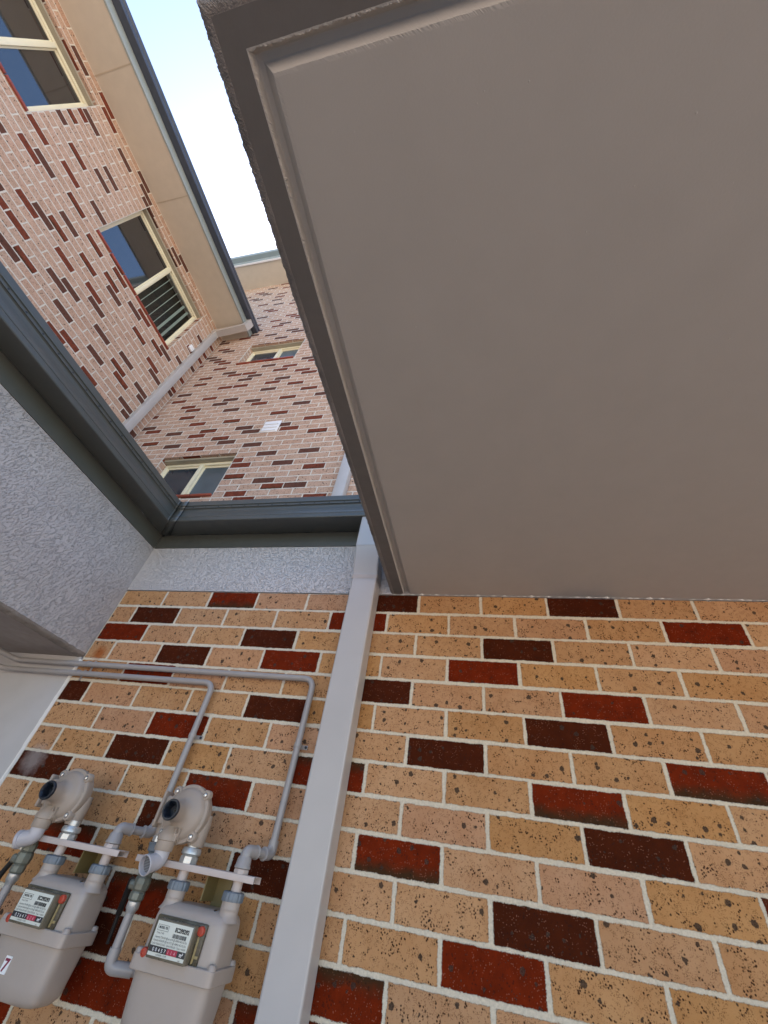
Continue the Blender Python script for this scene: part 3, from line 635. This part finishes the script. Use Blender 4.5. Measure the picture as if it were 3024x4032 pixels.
    return M_
m_ib = m_paint("clouded_index_block", (.17, .145, .10), .25, .4, 60, .3, spec=.6, bd=.001); m_tab = m_paint("yellowed_tab", (.35, .27, .12), .4, .2, 100, .2); INKPINK = m_paint("pink_digits", (.75, .35, .4), .5, 0, 10, 0)
gas_meter(-.4625, 0, "EC295292", "00457", "114", "beige gas meter EC295292 nearer the downpipe, the higher right one of the pair", False)
gas_meter(-.8700, -.002, "EC295293", "02647", "626", "beige gas meter EC295293 with a white number 7 sticker on its lower case", True)
# ============================================================ REGULATORS
def regulator(cx, cz, vang, label):
    G = thing('gas_regulator', (cx, -.12, cz-.07), label, "gas regulator", "gas regulators above the meters")
    y0 = -.140
    b = MB(); b.lathe((cx, y0, cz), (0, -1, 0), [(.064, .026*-1), (.0675, -.012), (.0680, -.004), (.0680, .002), (.0665, .0045), (.0600, .0055), (.0585, .0075), (.0560, .0135), (.0500, .0180), (.0430, .0205), (.0360, .0225), (.0300, .0265), (.0255, .0330), (.0235, .0410), (.0232, .0520)], 64, cap=False)
    b.lathe((cx, y0, cz), (0, 1, 0), [(.066, .003), (.064, .007), (.045, .012), (.028, .016)], 48)
    b.build('diaphragm_case', REG, G)
    b = MB(); b.lathe((cx, y0-.050, cz), (0, -1, 0), [(.0232, 0), (.0228, .014), (.0228, .0195)], 40, cap=False); b.build('spring_tower', REG, G)
    b = MB(); n = 48; o = Vector((cx, y0-.069, cz)); prf = [(.0232, 0, 0), (.0240, .003, 0), (.0240, .0065, 0), (.0225, .0085, 0), (.0195, .0085, .25), (.0165, .004, 1), (.0150, -.016, 1), (.003, -.016, 1)]
    vs = []
    for r, h, hx in prf:
        for k in range(n):
            t = 2*math.pi*k/n; f = 1 - hx*.13*(1-math.cos(6*t))*.5; vs.append((cx+r*f*math.cos(t), o.y-h, cz+r*f*math.sin(t)))
    b.add(vs, [(i*n+k, i*n+(k+1) % n, (i+1)*n+(k+1) % n, (i+1)*n+k) for i in range(len(prf)-1) for k in range(n)], True); b.build('adjuster_cap', BLACK, G)
    for sx, sz in ((1, 1), (-1, 1), (1, -1), (-1, -1)):
        px, pz = cx+sx*.0465, cz+sz*.0465
        b = MB(); b.lathe((px, y0-.001, pz), (0, -1, 0), [(.0125, -.010), (.0125, .005), (.0108, .0072), (.0035, .0074)], 20); lg = b.build('screw_lug', REG, G)
        b = MB(); b.lathe((px, y0-.0085, pz), (0, -1, 0), [(.0062, 0), (.0062, .0018), (.0050, .0040), (.0022, .0046), (.0018, .0030), (.0004, .0030)], 16); b.build('screw', STEEL, lg)
    # stiffening fins from tower towards the vent boss
    for dx, l0, l1 in ((.006, .062, .020), (.018, .064, .024), (-.012, .062, .022)):
        b = MB(); b.prism([(cx+dx, y0-.003, cz-.030), (cx+dx, y0-.030, cz-.034), (cx+dx*.8, y0-.024, cz-.052), (cx+dx*.4, y0-.004, cz-.069)], (.0035, 0, 0)); b.build('fin', REG, G)
    # valve body behind, left flange plate and outlet column
    b = MB(); b.box(cx-.062, cx+.040, -.126, -.086, cz-.030, cz+.022, .010, 4); b.lathe((cx+.047, -.112, cz-.0655), (0, 0, 1), [(.0195, 0), (.0215, .003), (.0225, .05), (.020, .07)], 32)
    b.lathe((cx-.068, -.112, cz-.058), (0, 0, 1), [(.0165, 0), (.0175, .002), (.020, .045), (.018, .06)], 32); b.build('valve_body', REG, G)
    b = MB(); b.box(cx-.088, cx-.079, -.148, -.078, cz-.040, cz+.044, .004, 3); b.box(cx-.079, cx-.060, -.140, -.084, cz-.032, cz+.034, .005, 3); b.build('side_cover', REG, G)
    # vent boss and elbow
    vx, vy = cx-.014, -.158
    b = MB(); b.lathe((vx, vy, cz-.084), (0, 0, 1), [(.0215, 0), (.0228, .002), (.0232, .020), (.0258, .022), (.0258, .032), (.0215, .040), (.012, .052)], 32); b.prism([(vx-.016, vy-.010, cz-.046), (vx+.030, vy-.010, cz-.046), (vx+.034, vy+.015, cz-.030), (vx-.018, vy+.015, cz-.030)], (0, 0, -.016)); b.build('vent_boss', REG, G)
    dv = Vector((math.sin(vang), -math.cos(vang), -.30)).normalized(); c0 = Vector((vx, vy, cz-.084)); c1 = c0+Vector((0, 0, -.020))
    path = fillet([c0, c1, c1+dv*.036], .020, 8)
    b = MB(); b.tube(path, .0192, 28, cap=False); e_ = path[-1]; d_ = (path[-1]-path[-2]).normalized()
    b.lathe(e_-d_*.004, d_, [(.0192, 0), (.0212, .001), (.0220, .008), (.0205, .0095), (.0190, .0088), (.0180, -.012)], 32, cap=False); el = b.build('vent_elbow', PVC, G)
    b = MB(); b.lathe(e_-d_*.004, d_, [(.0184, -.003), (.0005, -.003)], 32, cap=False); b.build('insect_screen', m_mesh, el)
    return G
t = NT("fine_insect_mesh"); wv = t.n('ShaderNodeTexWave'); wv.inputs['Scale'].default_value = 110; wv.bands_direction = 'Z'; t.l(t.co(), wv.inputs[0]); m_mesh = t.fin(t.mix(wv.outputs[1], (.03, .03, .035), (.30, .30, .31)), .6)
regulator(-.586, -.803, R_(-14), "sand coloured gas regulator with a black cap, its white vent elbow open towards the viewer")
regulator(-1.008, -.805, R_(-78), "sand gas regulator at the far left, its white vent elbow turned sideways")
# ============================================================ METER BRACKETS
def bracket(x0, x1, px, label, z0=-.9165):
    B_ = thing('meter_bracket', ((x0+x1)/2, -.12, z0), label, "bracket", "meter brackets")
    b = MB(); b.box(x0, x1, -.1415, -.1395, z0, z0+.0135, .0006); b.box(x0, x1, -.1395, -.100, z0+.0115, z0+.0135); b.box(x0+.0, x1, -.102, -.100, z0, z0+.0115); b.box(x0, x1-.012, -.1395, -.102, z0, z0+.0018); b.build('cross_bar', BARP, B_)
    b = MB(); b.box(px, px+.045, -.045, -.040, z0-.16, z0+.004); b.box(px, px+.045, -.105, -.045, z0+.0, z0+.004); b.box(px, px+.003, -.105, -.040, z0-.05, z0); b.build('wall_plate', OLIVE, B_)
bracket(-.682, -.330, -.478, "pale bar bracket carrying the right gas meter, square open end by the downpipe")
bracket(-1.085, -.741, -.884, "pale bar bracket carrying the gas meter with the number 7 sticker")
# ============================================================ FITTINGS + PIPES
def hexnut(mb, c, axis, r, h0, h1, n=6): mb.lathe(c, axis, [(r*.86, h0), (r, h0+.0015), (r, h1-.0015), (r*.86, h1)], n, smooth=False)
def outlet_union(cx, cz, label):
    U_ = thing('regulator_union', (cx, -.12, -.94), label, "pipe fitting", "regulator to meter fittings")
    b = MB(); b.lathe((cx, -.118, cz), (0, 0, -1), [(.0145, -.012), (.0145, 0), (.0225, .001), (.0250, .006), (.0255, .0135), (.0215, .0165), (.019, .018)], 32); b.build('swivel_collar', GALV, U_)
    b = MB(); hexnut(b, (cx, -.118, cz-.0175), (0, 0, -1), .0235, 0, .017, 8); b.build('hex_nut', GALV, U_)
    b = MB(); b.tube([(cx, -.118, cz-.03), (cx, -.12, -.938)], .0125, 24); b.lathe((cx, -.119, cz-.036), (0, 0, -1), [(.019, 0), (.0195, .002), (.0185, .006), (.013, .008)], 24); b.build('nipple', BARP, U_)
outlet_union(-.540, -.870, "galvanised hex union under the regulator nearer the downpipe")
outlet_union(-.9480, -.872, "galvanised hex union under the regulator at the far left")
def inlet_riser(cx, cy, gx, label, bot=-1.105, top=-.858):
    I = thing('inlet_riser', (cx, cy, bot), label, "gas pipe", "inlet risers with valves")
    b = MB(); hexnut(b, (cx, cy, top), (0, 0, -1), .0175, 0, .016); b.lathe((cx, cy, top+.02), (0, 0, -1), [(.0125, -.01), (.0125, .02)], 20); b.build('hex_nut', GALV, I)
    b = MB(); b.lathe((cx, cy, top-.0165), (0, 0, -1), [(.022, 0), (.0222, .0015), (.0205, .004), (.0195, .0175), (.0155, .019), (.0135, .021), (.0135, .045)], 28); b.build('union_collar', ZINC, I)
    b = MB(); zt = -.925; b.lathe((cx, cy, zt), (0, 0, -1), [(.0125, -.01), (.0165, .0), (.0178, .003), (.0178, .016), (.0165, .018), (.020, .022), (.0215, .032), (.020, .043), (.0165, .047), (.0185, .05), (.0185, .062), (.0160, .065), (.0115, .067)], 8, smooth=False); vb_ = b.build('gas_valve', BRONZE, I)
    b = MB(); b.lathe((cx, cy+.001, zt-.036), (-.75, -.55, 0), [(.0105, .016), (.0100, .026), (.0075, .030)], 8, smooth=False); b.build('valve_spindle', BRONZE, vb_)
    b = MB(); b.lathe((cx, cy, zt-.066), (0, 0, -1), [(.0145, 0), (.0155, .001), (.0155, .013), (.0125, .017), (.0108, .024)], 24); b.build('flare_nut', GALV, I)
    path = fillet([(cx, cy, zt-.08), (cx, cy, bot), (gx, cy+.045, bot-.002)], .022, 8)
    b = MB(); b.tube(path, .0105, 22); b.build('copper_tube', CUT, I)
    pe = fillet([(cx, cy, bot+.032), (cx, cy, bot), (cx+(gx-cx)*.7, cy+.0315, bot-.0014)], .022, 8)
    b = MB(); b.tube(pe, .0132, 24); b.build('tube_elbow', CUT, I)
inlet_riser(-.651, -.118, -.585, "inlet riser with a brass valve and bottom elbow between the two gas meters")
inlet_riser(-1.056, -.118, -.99, "inlet riser with a brass valve left of the number 7 gas meter", bot=-1.16)
def outlet_pipe(mx, px, zx, xe, zt, label, extra):
    """from meter spigot up, elbow back to the wall, up the wall, then left under the beam"""
    G = thing('gas_pipe', (px, -.04, zt), label, "gas pipe", "painted copper gas pipes")
    yw = -.028; r = .0104
    b = MB(); b.tube([(mx, -.12, -.940), (mx, -.12, -.905)], .0125, 24); b.lathe((mx, -.12, -.9035), (0, 0, 1), [(.0185, 0), (.0195, .001), (.0195, .008), (.0185, .010)], 8, smooth=False); b.build('threaded_nipple', BARP, G)
    b = MB(); b.lathe((mx, -.12, -.8925), (0, 0, 1), [(.0195, 0), (.0205, .001), (.0205, .004), (.0190, .0065), (.0175, .020), (.0150, .024)], 28); b.build('tube_socket', CUT, G)
    dxy = Vector((px-mx, yw+.12, 0)).normalized()
    A = Vector((mx, -.12, -.857)); Bp = Vector((px, yw, -.857))
    b = MB(); b.tube(fillet([(mx, -.12, -.880), A, A+dxy*.036], .012, 8), .0138, 24); b.lathe(A+dxy*.034, dxy, [(.0135, 0), (.0155, .001), (.0155, .003), (.0125, .004)], 24)
    b.tube(fillet([Bp-dxy*.030, Bp, Bp+Vector((0, 0, .032))], .018, 8), .0134, 24); b.lathe(Bp-dxy*.031, dxy, [(.0125, 0), (.0155, .001), (.0155, .003), (.0130, .004)], 24); b.build('tube_elbow', CUT, G)
    pts = fillet([A+dxy*.02, Bp, (px, yw, zt), (xe, yw, zt+(px-xe)*-.004), (xe-.09, yw-.30, zt+.02), (xe-.09, yw-1.5, zt+.05)], .040, 9)
    b = MB(); b.tube(pts, r, 22); b.build('copper_tube', CUT, G)
    for (cx_, cz_, ax) in extra:
        b = MB()
        if ax == 'z':
            b.lathe((cx_, yw, cz_-.0065), (0, 0, 1), [(.0106, 0), (.0120, .0003), (.0120, .0127), (.0106, .013)], 24)
            b.box(cx_-.025, cx_+.025, -.0035, -.0015, cz_-.0065, cz_+.0065, .0008); cl = b.build('pipe_clip', CUT, G)
            for s_ in (-1, 1):
                q = MB(); q.lathe((cx_+s_*.0195, -.0036, cz_), (0, -1, 0), [(.0045, 0), (.0042, .0025), (.001, .0032)], 14); q.build('clip_screw', BLACK, cl)
        else:
            b.lathe((cx_-.005, yw, cz_), (1, 0, 0), [(.0106, 0), (.0118, .0003), (.0118, .0097), (.0106, .010)], 24); b.box(cx_-.005, cx_+.005, -.0035, -.0015, cz_-.022, cz_+.022, .0006); b.build('pipe_clip', CUT, G)
    return G
outlet_pipe(-.3805, -.351, 0, -1.75, -.372, "grey painted gas pipe looping highest over the wall and dropping beside the downpipe", [(-.351, -.584, 'z'), (-1.36, -.374, 'x')])
outlet_pipe(-.789, -.745, 0, -1.80, -.412, "grey painted gas pipe running just below the other and dropping behind the right regulator", [(-.745, -.590, 'z'), (-1.385, -.412, 'x')])
# black tails hanging off the valves
def tail(pts, label, rs):
    o = MB(); p = fillet(pts, .02, 5); n = len(p); o.tube(p, .006, 14, radii=[rs[0]+(rs[1]-rs[0])*math.sin(math.pi*i/(n-1)) for i in range(n)])
    tag(o.build('cable', BLACKM, origin=pts[-1]), label, "cable", "black cables behind the valves")
tail([(-.672, -.118, -.957), (-.708, -.085, -.955), (-.728, -.055, -.985), (-.738, -.040, -1.03), (-.742, -.030, -1.085)], "black rubber cable hanging from the valve between the two gas meters", (.0045, .0085))
tail([(-1.077, -.118, -.957), (-1.110, -.095, -.963), (-1.135, -.085, -1.00), (-1.15, -.080, -1.06), (-1.155, -.07, -1.12)], "black rubber cable curving down from the far left valve at the photo edge", (.0045, .0075))
